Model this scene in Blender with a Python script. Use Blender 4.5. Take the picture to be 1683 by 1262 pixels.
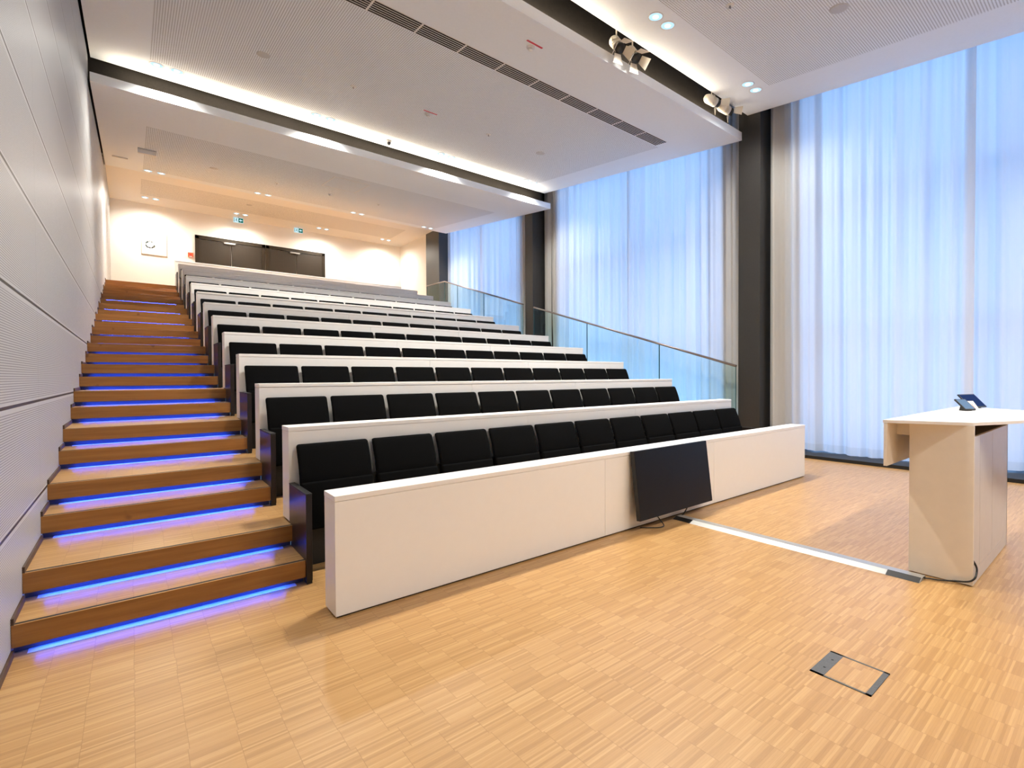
import bpy, bmesh, math, random
from mathutils import Vector, Matrix, Euler
random.seed(7)
scene = bpy.context.scene
C = scene.collection
for o in list(bpy.data.objects):
    bpy.data.objects.remove(o, do_unlink=True)

# ------------------------------------------------------------------ camera
cam_d = bpy.data.cameras.new('camera')
cam = bpy.data.objects.new('camera', cam_d); C.objects.link(cam)
cam_d.sensor_width = 36.0
cam_d.lens = 803.21246476407 / 1683.0 * 36.0
cam_d.clip_start = 0.05; cam_d.clip_end = 200
YAW, PIT, ROL = 0.6594231189768198, -0.01544631522487769, 0.004782477688256059
fw = Vector((math.sin(YAW)*math.cos(PIT), math.cos(YAW)*math.cos(PIT), math.sin(PIT)))
rt = fw.cross(Vector((0, 0, 1))).normalized(); dn = fw.cross(rt)
cr, sr = math.cos(ROL), math.sin(ROL)
r2 = cr*rt + sr*dn; d2 = -sr*rt + cr*dn
m = Matrix((r2, -d2, -fw)).transposed().to_4x4(); m.translation = Vector((0, 0, 1.45))
cam.matrix_world = m
scene.camera = cam

# ------------------------------------------------------------------ world (dusk-blue daylight outside the windows) and exposure
world = bpy.data.worlds.new('sky'); scene.world = world; world.use_nodes = True
wn = world.node_tree; wn.nodes.clear()
wo = wn.nodes.new('ShaderNodeOutputWorld'); wb = wn.nodes.new('ShaderNodeBackground')
wt = wn.nodes.new('ShaderNodeTexCoord'); ws = wn.nodes.new('ShaderNodeSeparateXYZ'); wr = wn.nodes.new('ShaderNodeValToRGB')
wn.links.new(wt.outputs['Generated'], ws.inputs[0]); wn.links.new(ws.outputs['Z'], wr.inputs[0])
wr.color_ramp.elements[0].position = 0.0; wr.color_ramp.elements[0].color = (0.37, 0.59, 1.0, 1)
wr.color_ramp.elements[1].position = 0.6; wr.color_ramp.elements[1].color = (0.18, 0.45, 1.0, 1)
wn.links.new(wr.outputs[0], wb.inputs['Color']); wn.links.new(wb.outputs[0], wo.inputs[0])
wb.inputs['Strength'].default_value = 4.1

scene.view_settings.view_transform = 'Standard'
scene.view_settings.look = 'None'
scene.view_settings.exposure = 0.0
scene.view_settings.gamma = 1.0
scene.view_settings.use_curve_mapping = False
scene.cycles.use_denoising = True
scene.cycles.max_bounces = 10
scene.cycles.diffuse_bounces = 7
scene.cycles.glossy_bounces = 4
scene.cycles.transmission_bounces = 6
scene.cycles.transparent_max_bounces = 12
scene.cycles.sample_clamp_indirect = 6.0
scene.cycles.caustics_reflective = False
scene.cycles.caustics_refractive = False

LAMP_W = 74.0        # watts of one ceiling downlight
LAMP_COL = (1.0, 0.955, 0.86)
LED_E = 60.0         # strength of the blue step strips

# ------------------------------------------------------------------ helpers
class MB:
    def __init__(self): self.bm = bmesh.new()
    def box(self, x0, x1, y0, y1, z0, z1, bevel=0, seg=2, rot=None, piv=None):
        t = bmesh.new()
        bmesh.ops.create_cube(t, size=1)
        for v in t.verts:
            v.co = Vector(((x0+x1)/2 + v.co.x*(x1-x0), (y0+y1)/2 + v.co.y*(y1-y0), (z0+z1)/2 + v.co.z*(z1-z0)))
        if bevel: bmesh.ops.bevel(t, geom=t.edges[:], offset=bevel, segments=seg, profile=0.5, affect='EDGES')
        if rot is not None:
            pv = Vector(piv if piv is not None else ((x0+x1)/2, (y0+y1)/2, (z0+z1)/2))
            R = Euler(rot).to_matrix()
            for v in t.verts: v.co = pv + R @ (v.co - pv)
        self.add(t); return self
    def add(self, t):
        me = bpy.data.meshes.new('tmp'); t.to_mesh(me); t.free(); self.bm.from_mesh(me); bpy.data.meshes.remove(me)
    def prism(self, pts, axis, a, b):
        # pts polygon in the two remaining axes (order kept), extruded along axis from a to b
        def mk(p, q):
            if axis == 0: return Vector((q, p[0], p[1]))
            if axis == 1: return Vector((p[0], q, p[1]))
            return Vector((p[0], p[1], q))
        t = bmesh.new()
        lo = [t.verts.new(mk(p, a)) for p in pts]; hi = [t.verts.new(mk(p, b)) for p in pts]
        t.faces.new(lo); t.faces.new(hi[::-1])
        n = len(pts)
        for i in range(n): t.faces.new((lo[i], hi[i], hi[(i+1) % n], lo[(i+1) % n]))
        bmesh.ops.recalc_face_normals(t, faces=t.faces[:])
        self.add(t); return self
    def lathe(self, prof, cx, cy, cz, seg=24, axis=None):
        # prof list of (r, z); axis: direction vector of local z
        t = bmesh.new(); rings = []
        for r, z in prof:
            rings.append([t.verts.new((r*math.cos(2*math.pi*i/seg), r*math.sin(2*math.pi*i/seg), z)) for i in range(seg)])
        for a, b in zip(rings, rings[1:]):
            for i in range(seg): t.faces.new((a[i], a[(i+1) % seg], b[(i+1) % seg], b[i]))
        if prof[0][0] > 1e-5: t.faces.new(rings[0][::-1])
        if prof[-1][0] > 1e-5: t.faces.new(rings[-1])
        bmesh.ops.remove_doubles(t, verts=t.verts[:], dist=1e-6)
        R = Vector((0, 0, 1)).rotation_difference(Vector(axis)).to_matrix() if axis is not None else Matrix.Identity(3)
        for v in t.verts: v.co = R @ v.co + Vector((cx, cy, cz))
        for f in t.faces: f.smooth = True
        self.add(t); return self
    def tube(self, pts, r, seg=10):
        t = bmesh.new(); pts = [Vector(p) for p in pts]; rings = []
        up = Vector((0, 0, 1))
        for i, p in enumerate(pts):
            d = (pts[min(i+1, len(pts)-1)] - pts[max(i-1, 0)]).normalized()
            u = d.cross(up)
            if u.length < 1e-3: u = d.cross(Vector((1, 0, 0)))
            u.normalize(); w = d.cross(u)
            rings.append([t.verts.new(p + r*(math.cos(2*math.pi*k/seg)*u + math.sin(2*math.pi*k/seg)*w)) for k in range(seg)])
        for a, b in zip(rings, rings[1:]):
            for i in range(seg):
                f = t.faces.new((a[i], a[(i+1) % seg], b[(i+1) % seg], b[i])); f.smooth = True
        t.faces.new(rings[0][::-1]); t.faces.new(rings[-1])
        bmesh.ops.recalc_face_normals(t, faces=t.faces[:])
        self.add(t); return self
    def cable(self, pts, r, seg=8, k=6):
        # smooth curve through the points (Catmull-Rom)
        p = [Vector(q) for q in pts]; p = [p[0]*2-p[1]] + p + [p[-1]*2-p[-2]]; out = []
        for i in range(1, len(p)-2):
            for j in range(k):
                t = j/k
                out.append(0.5*((2*p[i]) + (p[i+1]-p[i-1])*t + (2*p[i-1]-5*p[i]+4*p[i+1]-p[i+2])*t*t + (3*p[i]-3*p[i+1]+p[i+2]-p[i-1])*t**3))
        out.append(p[-2])
        return self.tube(out, r, seg)
    def build(self, name, material, parent=None, loc=None, smooth=False):
        me = bpy.data.meshes.new(name); self.bm.normal_update()
        if loc is not None:
            for v in self.bm.verts: v.co -= Vector(loc)
        self.bm.to_mesh(me); self.bm.free()
        if smooth:
            for p in me.polygons: p.use_smooth = True
        ms = material if isinstance(material, (list, tuple)) else [material]
        for mm in ms: me.materials.append(mm)
        o = bpy.data.objects.new(name, me); C.objects.link(o)
        if loc is not None: o.location = loc
        if parent is not None:
            o.parent = parent
        return o

def tag(o, label=None, cat=None, group=None, kind=None):
    if label: o['label'] = label
    if cat: o['category'] = cat
    if group: o['group'] = group
    if kind: o['kind'] = kind
    return o
def empty(name, loc=(0, 0, 0)):
    o = bpy.data.objects.new(name, None); o.location = loc; o.empty_display_size = 0.1; C.objects.link(o); return o
def place(o, root):
    # parent an object whose mesh was made in world coordinates to an Empty that stands at its base
    o.parent = root; o.location = o.location - root.location
    return o
def copy_tree(o, parent=None):
    c = o.copy(); C.objects.link(c)
    if parent is not None: c.parent = parent
    for ch in list(o.children): copy_tree(ch, c)
    return c
def struct(o): o['kind'] = 'structure'; return o
ORD = ['first', 'second', 'third', 'fourth', 'fifth', 'sixth', 'seventh', 'eighth', 'ninth', 'tenth', 'eleventh', 'twelfth', 'thirteenth']

# ------------------------------------------------------------------ materials
class NT:
    def __init__(self, name):
        self.m = bpy.data.materials.new(name); self.m.use_nodes = True
        self.t = self.m.node_tree; self.t.nodes.clear()
        self.out = self.t.nodes.new('ShaderNodeOutputMaterial')
    def n(self, typ, **kw):
        x = self.t.nodes.new(typ)
        for k, v in kw.items(): setattr(x, k, v)
        return x
    def l(self, a, b): self.t.links.new(a, b)
    def put(self, sock, v):
        if isinstance(v, (int, float)): sock.default_value = v
        elif isinstance(v, (tuple, list)):
            sock.default_value = v if len(v) == len(sock.default_value) else tuple(v) + (1,)
        else: self.l(v, sock)
    def math(self, op, a, b=0.0, c=0.0):
        x = self.n('ShaderNodeMath', operation=op)
        self.put(x.inputs[0], a); self.put(x.inputs[1], b)
        if op in ('MULTIPLY_ADD', 'SMOOTH_MIN'): self.put(x.inputs[2], c)
        return x.outputs[0]
    def pos(self):
        g = self.n('ShaderNodeNewGeometry'); s = self.n('ShaderNodeSeparateXYZ'); self.l(g.outputs['Position'], s.inputs[0])
        return g.outputs['Position'], s.outputs[0], s.outputs[1], s.outputs[2]
    def comb(self, x, y, z=0.0):
        c = self.n('ShaderNodeCombineXYZ'); self.put(c.inputs[0], x); self.put(c.inputs[1], y); self.put(c.inputs[2], z); return c.outputs[0]
    def wnoise(self, vec):
        w = self.n('ShaderNodeTexWhiteNoise', noise_dimensions='3D'); self.l(vec, w.inputs['Vector']); return w.outputs['Value']
    def noise(self, vec, scale=5, detail=3, rough=0.5):
        w = self.n('ShaderNodeTexNoise'); self.l(vec, w.inputs['Vector']); w.inputs['Scale'].default_value = scale
        w.inputs['Detail'].default_value = detail; w.inputs['Roughness'].default_value = rough; return w.outputs[0]
    def mix(self, f, a, b, mode='MIX'):
        x = self.n('ShaderNodeMix', data_type='RGBA', blend_type=mode)
        self.put(x.inputs[0], f); self.put(x.inputs[6], a); self.put(x.inputs[7], b); return x.outputs[2]
    def ramp(self, f, stops):
        r = self.n('ShaderNodeValToRGB'); self.l(f, r.inputs[0]); e = r.color_ramp.elements
        while len(e) < len(stops): e.new(0.5)
        for i, (p, c) in enumerate(stops): e[i].position = p; e[i].color = tuple(c) + (1,)
        return r.outputs[0]
    def bsdf(self, color, rough=0.5, metal=0.0, spec=0.5, bump=None, bstr=0.3, bdist=0.002, **kw):
        b = self.n('ShaderNodeBsdfPrincipled')
        self.put(b.inputs['Base Color'], color); self.put(b.inputs['Roughness'], rough); self.put(b.inputs['Metallic'], metal)
        b.inputs['Specular IOR Level'].default_value = spec
        for k, v in kw.items(): self.put(b.inputs[k], v)
        if bump is not None:
            bp = self.n('ShaderNodeBump'); bp.inputs['Strength'].default_value = bstr; bp.inputs['Distance'].default_value = bdist
            self.l(bump, bp.inputs['Height']); self.l(bp.outputs[0], b.inputs['Normal'])
        self.l(b.outputs[0], self.out.inputs[0]); return b

def simple(name, col, rough=0.5, metal=0.0, spec=0.5, nscale=40, namp=0.06, bstr=0.05):
    t = NT(name); p, x, y, z = t.pos()
    n = t.noise(p, nscale, 3)
    dark = tuple(c*(1-namp) for c in col); lite = tuple(min(1, c*(1+namp)) for c in col)
    t.bsdf(t.ramp(n, [(0.3, dark), (0.7, lite)]), rough, metal, spec, bump=n, bstr=bstr)
    return t.m
def emit(name, col, s):
    t = NT(name); e = t.n('ShaderNodeEmission'); e.inputs[0].default_value = tuple(col)+(1,); e.inputs[1].default_value = s
    t.l(e.outputs[0], t.out.inputs[0]); return t.m

def parquet(name):
    t = NT(name); p, x, y, z = t.pos()
    band = t.math('FLOOR', t.math('DIVIDE', t.math('ADD', y, 20.0), 0.131))
    hb = t.wnoise(t.comb(band, 3.0))
    amp = t.n('ShaderNodeMapRange', interpolation_type='SMOOTHSTEP')
    t.put(amp.inputs[0], x); amp.inputs[1].default_value = 0.3; amp.inputs[2].default_value = 1.6
    amp.inputs[3].default_value = 0.006; amp.inputs[4].default_value = 0.13
    off = t.math('MULTIPLY', t.math('SUBTRACT', hb, 0.5), amp.outputs[0])
    cx = t.math('DIVIDE', t.math('ADD', t.math('ADD', x, 10.096), off), 0.168)
    col = t.math('FLOOR', cx); fx = t.math('FRACT', cx)
    jit = t.wnoise(t.comb(col, 7.0))
    sy = t.math('DIVIDE', t.math('ADD', t.math('ADD', y, 20.0), t.math('MULTIPLY', jit, 0.02)), 0.0098)
    strip = t.math('FLOOR', sy); fs = t.math('FRACT', sy)
    r1 = t.wnoise(t.comb(col, strip, 1.0))
    grp = t.wnoise(t.comb(col, t.math('FLOOR', t.math('DIVIDE', strip, 4.0)), 2.0))
    v = t.math('ADD', t.math('MULTIPLY', r1, 0.94), t.math('MULTIPLY', grp, 0.06))
    base = t.ramp(v, [(0.05, (0.41, 0.223, 0.081)), (0.35, (0.475, 0.268, 0.100)), (0.65, (0.50, 0.288, 0.112)), (0.98, (0.57, 0.345, 0.145))])
    gv = t.n('ShaderNodeVectorMath', operation='MULTIPLY'); t.l(p, gv.inputs[0]); gv.inputs[1].default_value = (14, 260, 20)
    gr = t.noise(gv.outputs[0], 1.0, 4, 0.6)
    base = t.mix(0.35, base, t.ramp(gr, [(0.25, (0.62, 0.60, 0.56)), (0.75, (1.0, 1.0, 1.0))]), 'MULTIPLY')
    big = t.noise(p, 0.9, 2)
    base = t.mix(0.25, base, t.ramp(big, [(0.3, (0.86, 0.84, 0.80)), (0.7, (1.0, 1.0, 1.0))]), 'MULTIPLY')
    jx = t.math('LESS_THAN', fx, 0.014)
    js = t.math('MULTIPLY', t.math('LESS_THAN', fs, 0.10), 0.35)
    bandf = t.math('FRACT', t.math('DIVIDE', t.math('ADD', y, 20.0), 0.131))
    jb = t.math('MULTIPLY', t.math('LESS_THAN', bandf, 0.010), 0.25)
    j = t.math('MAXIMUM', t.math('MAXIMUM', t.math('MULTIPLY', jx, 0.75), js), jb)
    base = t.mix(j, base, (0.30, 0.155, 0.055))
    rg = t.math('ADD', 0.27, t.math('MULTIPLY', gr, 0.14))
    t.bsdf(base, rg, 0, 0.5, bump=t.math('SUBTRACT', gr, t.math('MULTIPLY', j, 0.6)), bstr=0.10, bdist=0.001)
    return t.m

def veneer(name, c0, c1, rough=0.38):
    t = NT(name); p, x, y, z = t.pos()
    gv = t.n('ShaderNodeVectorMath', operation='MULTIPLY'); t.l(p, gv.inputs[0]); gv.inputs[1].default_value = (1.4, 18, 26)
    g = t.noise(gv.outputs[0], 1.0, 6, 0.6)
    k = t.noise(p, 9.0, 1)
    c = t.ramp(g, [(0.30, c0), (0.68, c1)])
    knot = t.n('ShaderNodeMapRange'); t.put(knot.inputs[0], k); knot.inputs[1].default_value = 0.72; knot.inputs[2].default_value = 0.80
    c = t.mix(t.math('MULTIPLY', knot.outputs[0], 0.6), c, (0.12, 0.045, 0.01))
    t.bsdf(c, rough, bump=g, bstr=0.05); return t.m

def wall_panel(name):
    t = NT(name); p, x, y, z = t.pos()
    zz = t.math('ADD', z, 0.008)
    gr = t.math('FRACT', t.math('DIVIDE', zz, 0.0136))
    groove = t.math('LESS_THAN', gr, 0.36)
    sm = t.math('FRACT', t.math('DIVIDE', t.math('SUBTRACT', t.math('ADD', z, 6.53), 0.636), 0.653))
    seam = t.math('LESS_THAN', sm, 0.028)
    edge = t.math('MAXIMUM', t.math('LESS_THAN', sm, 0.055), t.math('GREATER_THAN', sm, 0.965))
    groove = t.math('MULTIPLY', groove, t.math('SUBTRACT', 1.0, edge))
    vy = t.math('FRACT', t.math('DIVIDE', t.math('ADD', y, 1.3), 3.0))
    c = t.mix(t.math('MULTIPLY', groove, 0.80), (0.53, 0.54, 0.55), (0.15, 0.15, 0.16))
    c = t.mix(t.math('MULTIPLY', t.math('LESS_THAN', vy, 0.0015), 0.6), c, (0.12, 0.12, 0.12))
    c = t.mix(seam, c, (0.05, 0.045, 0.04))
    h = t.math('SUBTRACT', 1.0, t.math('MAXIMUM', groove, t.math('MULTIPLY', seam, 2.0)))
    t.bsdf(c, 0.42, 0, 0.45, bump=h, bstr=0.25, bdist=0.002); return t.m

def perf_ceiling(name, x0, x1, y0, y1, col=(0.86, 0.90, 0.93)):
    t = NT(name); p, x, y, z = t.pos()
    P = 0.030
    fx = t.math('SUBTRACT', t.math('FRACT', t.math('DIVIDE', t.math('SUBTRACT', x, x0), P)), 0.5)
    fy = t.math('SUBTRACT', t.math('FRACT', t.math('DIVIDE', t.math('SUBTRACT', y, y0), P)), 0.5)
    d = t.math('SQRT', t.math('ADD', t.math('MULTIPLY', fx, fx), t.math('MULTIPLY', fy, fy)))
    hole = t.math('LESS_THAN', d, 0.27)
    inx = t.math('MULTIPLY', t.math('GREATER_THAN', x, x0), t.math('LESS_THAN', x, x1))
    iny = t.math('MULTIPLY', t.math('GREATER_THAN', y, y0), t.math('LESS_THAN', y, y1))
    hole = t.math('MULTIPLY', hole, t.math('MULTIPLY', inx, iny))
    n = t.noise(p, 30, 2)
    base = t.ramp(n, [(0.3, tuple(c*0.98 for c in col)), (0.7, col)])
    c = t.mix(hole, base, (0.27, 0.262, 0.255))
    t.bsdf(c, 0.75, 0, 0.25, bump=t.math('SUBTRACT', 1.0, hole), bstr=0.15, bdist=0.003); return t.m

def cloth(name, col, trans):
    t = NT(name); p, x, y, z = t.pos()
    gv = t.n('ShaderNodeVectorMath', operation='MULTIPLY'); t.l(p, gv.inputs[0]); gv.inputs[1].default_value = (900, 900, 900)
    n = t.noise(gv.outputs[0], 1.0, 2)
    hem = t.math('LESS_THAN', z, 0.20)
    d = t.n('ShaderNodeBsdfDiffuse'); d.inputs[0].default_value = tuple(col)+(1,)
    tr = t.n('ShaderNodeBsdfTranslucent')
    t.l(t.mix(hem, tuple(trans), tuple(c*0.82 for c in trans)), tr.inputs[0])
    m1 = t.n('ShaderNodeMixShader'); m1.inputs[0].default_value = 0.52
    t.l(d.outputs[0], m1.inputs[1]); t.l(tr.outputs[0], m1.inputs[2])
    tp = t.n('ShaderNodeBsdfTransparent'); tp.inputs[0].default_value = (1, 1, 1, 1)
    m2 = t.n('ShaderNodeMixShader'); m2.inputs[0].default_value = 0.0
    t.l(m1.outputs[0], m2.inputs[1]); t.l(tp.outputs[0], m2.inputs[2])
    t.l(m2.outputs[0], t.out.inputs[0]); return t.m

def glass(name, tint, gloss=0.10):
    t = NT(name)
    a = t.n('ShaderNodeBsdfTransparent'); a.inputs[0].default_value = tuple(tint)+(1,)
    g = t.n('ShaderNodeBsdfGlossy'); g.inputs['Roughness'].default_value = 0.02
    lw = t.n('ShaderNodeLayerWeight'); lw.inputs[0].default_value = 0.2
    f = t.math('MULTIPLY', t.math('ADD', lw.outputs['Fresnel'], gloss*0.3), 0.25)
    mx = t.n('ShaderNodeMixShader'); t.l(f, mx.inputs[0]); t.l(a.outputs[0], mx.inputs[1]); t.l(g.outputs[0], mx.inputs[2])
    t.l(mx.outputs[0], t.out.inputs[0]); return t.m

M = {}
M['parquet'] = parquet('oak_strip_parquet')
M['riser'] = veneer('oak_veneer', (0.22, 0.092, 0.020), (0.34, 0.155, 0.040))
M['wallp'] = wall_panel('grooved_acoustic_panel')
M['white'] = simple('white_laminate', (0.87, 0.855, 0.825), 0.42, nscale=15, namp=0.006, bstr=0.01)
M['wallw'] = simple('warm_white_paint', (0.88, 0.85, 0.80), 0.8, spec=0.2, nscale=60, namp=0.02)
M['seat'] = simple('black_seat_fabric', (0.0050, 0.0050, 0.0052), 0.95, spec=0.03, nscale=500, namp=0.5, bstr=0.3)
M['blackp'] = simple('black_frame_paint', (0.010, 0.010, 0.010), 0.55, spec=0.4, nscale=80, namp=0.2)
M['gloss'] = simple('polished_black_panel', (0.016, 0.010, 0.008), 0.30, spec=0.35, nscale=60, namp=0.1, bstr=0.01)
M['pillar'] = simple('anthracite_column', (0.026, 0.025, 0.024), 0.45, nscale=30, namp=0.08)
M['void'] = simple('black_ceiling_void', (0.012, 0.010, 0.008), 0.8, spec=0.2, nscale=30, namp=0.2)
M['brown'] = simple('dark_bronze_soffit', (0.085, 0.062, 0.042), 0.7, nscale=30, namp=0.1)
M['gapshade'] = simple('dark_gap_shade', (0.06, 0.03, 0.018), 0.5, nscale=30, namp=0.2)
M['rubber'] = simple('black_nosing_strip', (0.014, 0.010, 0.008), 0.6, nscale=60, namp=0.2)
M['kick'] = simple('dark_recess_lining', (0.05, 0.05, 0.06), 0.6, nscale=60, namp=0.1)
M['curtain'] = cloth('sheer_white_curtain', (0.90, 0.88, 0.85), (0.84, 0.84, 0.84))
M['glass'] = glass('clear_guard_glass', (0.86, 0.95, 0.95))
M['pane'] = glass('window_glass', (0.93, 0.96, 0.97), 0.02)
M['glassedge'] = simple('green_glass_edge', (0.03, 0.10, 0.10), 0.2, nscale=20, namp=0.1)
M['steel'] = simple('brushed_steel', (0.27, 0.235, 0.22), 0.32, 0.8, nscale=300, namp=0.1)
M['alu'] = simple('anodised_aluminium', (0.46, 0.455, 0.44), 0.38, 0.6, nscale=200, namp=0.05)
M['profile'] = simple('added_white_plate', (0.62, 0.66, 0.70), 0.6, nscale=60, namp=0.03)
M['lect'] = simple('cream_lectern_laminate', (0.76, 0.70, 0.61), 0.40, nscale=12, namp=0.02, bstr=0.01)
M['lecttop'] = simple('white_lectern_top', (0.84, 0.82, 0.80), 0.35, nscale=12, namp=0.01, bstr=0.01)
M['lectdoor'] = simple('silver_grey_door_laminate', (0.58, 0.54, 0.51), 0.40, 0.1, nscale=12, namp=0.02, bstr=0.01)
M['dark'] = simple('dark_interior', (0.03, 0.022, 0.016), 0.6, nscale=30, namp=0.1)
M['screen'] = simple('matte_black_screen', (0.006, 0.006, 0.008), 0.35, spec=0.15, nscale=10, namp=0.05, bstr=0.0)
M['bezel'] = simple('black_plastic_bezel', (0.012, 0.012, 0.012), 0.4, nscale=60, namp=0.1)
M['boxmetal'] = simple('grey_floor_box_metal', (0.115, 0.115, 0.11), 0.45, 0.4, nscale=200, namp=0.15)
M['doorm'] = simple('anthracite_door_panel', (0.034, 0.027, 0.020), 0.55, spec=0.2, nscale=40, namp=0.08)
M['doorf'] = simple('anthracite_door_frame', (0.026, 0.019, 0.012), 0.55, spec=0.2, nscale=40, namp=0.08)
M['ceilw'] = simple('white_ceiling_paint', (0.86, 0.90, 0.93), 0.75, spec=0.25, nscale=30, namp=0.015)
M['ceilback'] = simple('cream_ceiling_paint', (0.88, 0.86, 0.83), 0.8, spec=0.2, nscale=30, namp=0.015)
M['plastic'] = simple('white_plastic', (0.78, 0.76, 0.72), 0.45, nscale=50, namp=0.03)
M['greydisc'] = simple('grey_speaker_mesh', (0.52, 0.51, 0.50), 0.6, nscale=300, namp=0.2)
M['red'] = simple('red_label', (0.55, 0.02, 0.05), 0.5, nscale=60, namp=0.1)
M['alarm'] = simple('red_alarm_plastic', (0.72, 0.10, 0.03), 0.5, nscale=60, namp=0.1)
M['cream'] = simple('cream_spotlight_metal', (0.78, 0.72, 0.60), 0.40, nscale=60, namp=0.05)
M['reflect'] = emit('lit_reflector', (0.55, 0.83, 1.0), 1.15)
M['bulb'] = emit('lamp_glow', (1.0, 0.97, 0.92), 7.0)
M['led'] = emit('blue_led_strip', (0.012, 0.075, 1.0), LED_E)
M['paper'] = simple('white_paper', (0.85, 0.84, 0.82), 0.8, nscale=60, namp=0.02)
M['posterframe'] = simple('pale_wood_frame', (0.50, 0.42, 0.30), 0.5)
M['ink'] = simple('grey_green_ink', (0.10, 0.13, 0.12), 0.8, nscale=120, namp=0.4)
M['inkpale'] = simple('pale_print', (0.62, 0.61, 0.58), 0.8, nscale=120, namp=0.1)
M['pink'] = simple('pink_stripe', (0.75, 0.36, 0.34), 0.6, nscale=60, namp=0.1)
M['signw'] = emit('exit_sign_white', (0.66, 0.92, 1.0), 0.95)
M['signg'] = emit('exit_sign_green', (0.0, 0.12, 0.08), 1.0)
M['tablet'] = emit('tablet_display', (0.030, 0.055, 0.17), 1.0)
M['phone'] = emit('phone_display', (0.22, 0.34, 0.52), 1.0)
M['stone'] = simple('outside_paving', (0.4, 0.42, 0.45), 0.8, nscale=3, namp=0.1)

# ------------------------------------------------------------------ key dimensions
XW = -0.521; XR = 9.5; ST_R = 0.941
Y0, DY, DZ, H = 2.947, 1.088, 0.327, 0.739
XL, XE = 0.941, 7.573
BACK = 20.4; ZTOP = 12*DZ; ZBC = 7.25; YF = -6.2
def step_y(j): return (3.594 if j % 2 == 0 else 3.947) + DY*(j//2)
def step_z(j): return 0.1635*(j+1)
SLP = 0.12
def c3z(y): return 6.494 + 0.1222*(y-4.746)
def c2z(y): return 6.754 + 0.1198*(y-10.693)
def c1z(y): return 6.238 + 0.1129*(y-10.421)

# ------------------------------------------------------------------ setting
struct(MB().box(XW-0.3, 10.6, YF-0.3, 4.4, -0.12, 0).build('floor', M['parquet']))
# seating tiers (right of the stair) and the top landing
tier = MB()
for k in range(12):
    ya = Y0 + DY*(k+1) + 0.02
    yb = Y0 + DY*(k+2) + 0.02 if k < 11 else BACK + 0.1
    tier.box(ST_R + 0.0005, 9.46, ya, yb + 0.001, 0.0 if k == 0 else (k)*DZ - 0.12, (k+1)*DZ)
struct(tier.build('floor', M['parquet'])).name = 'floor_tiers'
bpy.data.objects['floor_tiers'].name = 'floor.001'
# left wall, its top follows the tilted ceilings
prof = [(YF, 0.0), (BACK, 0.0), (BACK, ZBC), (16.45, ZBC), (16.45, c1z(16.3)), (10.66, c1z(10.66)), (10.66, c2z(10.66)), (4.86, c2z(4.86)),
        (4.80, c3z(4.8)), (-1.2, c3z(-1.2)), (-1.25, 6.49), (YF, 5.9)]
struct(MB().prism(prof, 0, XW-0.05, XW).build('wall_left', M['wallp']))
struct(MB().box(XW-0.12, XW-0.05, YF, BACK+0.2, 0, 9.0).build('wall_left_outer', M['void'])).name = 'wall_left.001'
struct(MB().box(XW-0.1, 9.6, BACK, BACK+0.15, ZTOP-0.3, 9.0).build('wall_back', M['wallw']))
struct(MB().box(9.53, 9.68, 17.93, BACK, ZTOP-0.1, 9.0).build('wall_right', M['wallw']))
struct(MB().box(XW-0.1, 10.5, YF-0.15, YF, 0, 9.0).build('wall_front', M['wallw']))
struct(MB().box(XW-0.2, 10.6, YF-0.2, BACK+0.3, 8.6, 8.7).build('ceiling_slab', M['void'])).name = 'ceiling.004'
# dark strip, its colour standing in for the gap's shade along the stair wall
sk = MB()
sk.box(XW, XW+0.012, YF, step_y(0), 0, 0.035)
for j in range(24):
    yb = step_y(j+1) if j < 23 else BACK
    sk.box(XW, XW+0.012, step_y(j), yb, step_z(j), step_z(j)+0.035)
    
struct(sk.build('gap_strip_left', M['gapshade']))

def ceiling_plate(name, ya, yb, zf, thick, mat_, xl=-0.488, xr=XR):
    za, zb = zf(ya), zf(yb)
    return struct(MB().prism([(ya, za), (yb, zb), (yb, zb+thick), (ya, za+thick)], 0, xl, xr).build(name, mat_))
ceiling_plate('ceiling', -1.2, 4.746, c3z, 0.16, perf_ceiling('perforated_ceiling_front', 0.28, 8.66, 0.3, 3.96))
ceiling_plate('ceiling.001', 4.858, 10.693, c2z, 0.16, perf_ceiling('perforated_ceiling_middle', 0.28, 8.75, 6.24, 10.02))
ceiling_plate('ceiling.002', 10.421, 16.23, c1z, 0.15, perf_ceiling('perforated_ceiling_rear', 0.27, 8.75, 12.1, 15.88))
struct(MB().box(XW, 9.53, 16.30, BACK, ZBC, ZBC+0.1).build('ceiling.003', perf_ceiling('perforated_ceiling_landing', 0.26, 8.6, 17.9, 19.4, (0.88, 0.86, 0.83))))
struct(MB().prism([(YF, 5.85), (-1.32, 6.45), (-1.32, 6.6), (YF, 6.0)], 0, -0.488, XR).build('ceiling.005', M['ceilw']))
# dark void closures above the gaps between the tilted ceilings
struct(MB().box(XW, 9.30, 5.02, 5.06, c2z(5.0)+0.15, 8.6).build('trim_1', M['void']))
struct(MB().box(XW, 9.42, 4.75, 4.86, 6.66, 6.72).build('trim_2', M['brown']))
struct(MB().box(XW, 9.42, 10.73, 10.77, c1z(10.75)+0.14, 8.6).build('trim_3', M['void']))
struct(MB().box(XW, 9.5, 16.235, 16.30, 6.9, 8.6).build('trim_4', M['ceilback']))
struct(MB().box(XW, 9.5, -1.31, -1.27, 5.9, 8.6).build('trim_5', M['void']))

# columns
for i, (ya, yb, zb) in enumerate([(4.50, 4.92, 0), (11.22, 11.57, 2.0), (16.87, 17.93, 3.0), (-2.6, -2.2, 0)]):
    struct(MB().box(9.5, 10.08 if i != 2 else 10.2, ya, yb, zb, 8.6).build('trim_%d' % (6+i), M['pillar']))
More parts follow.
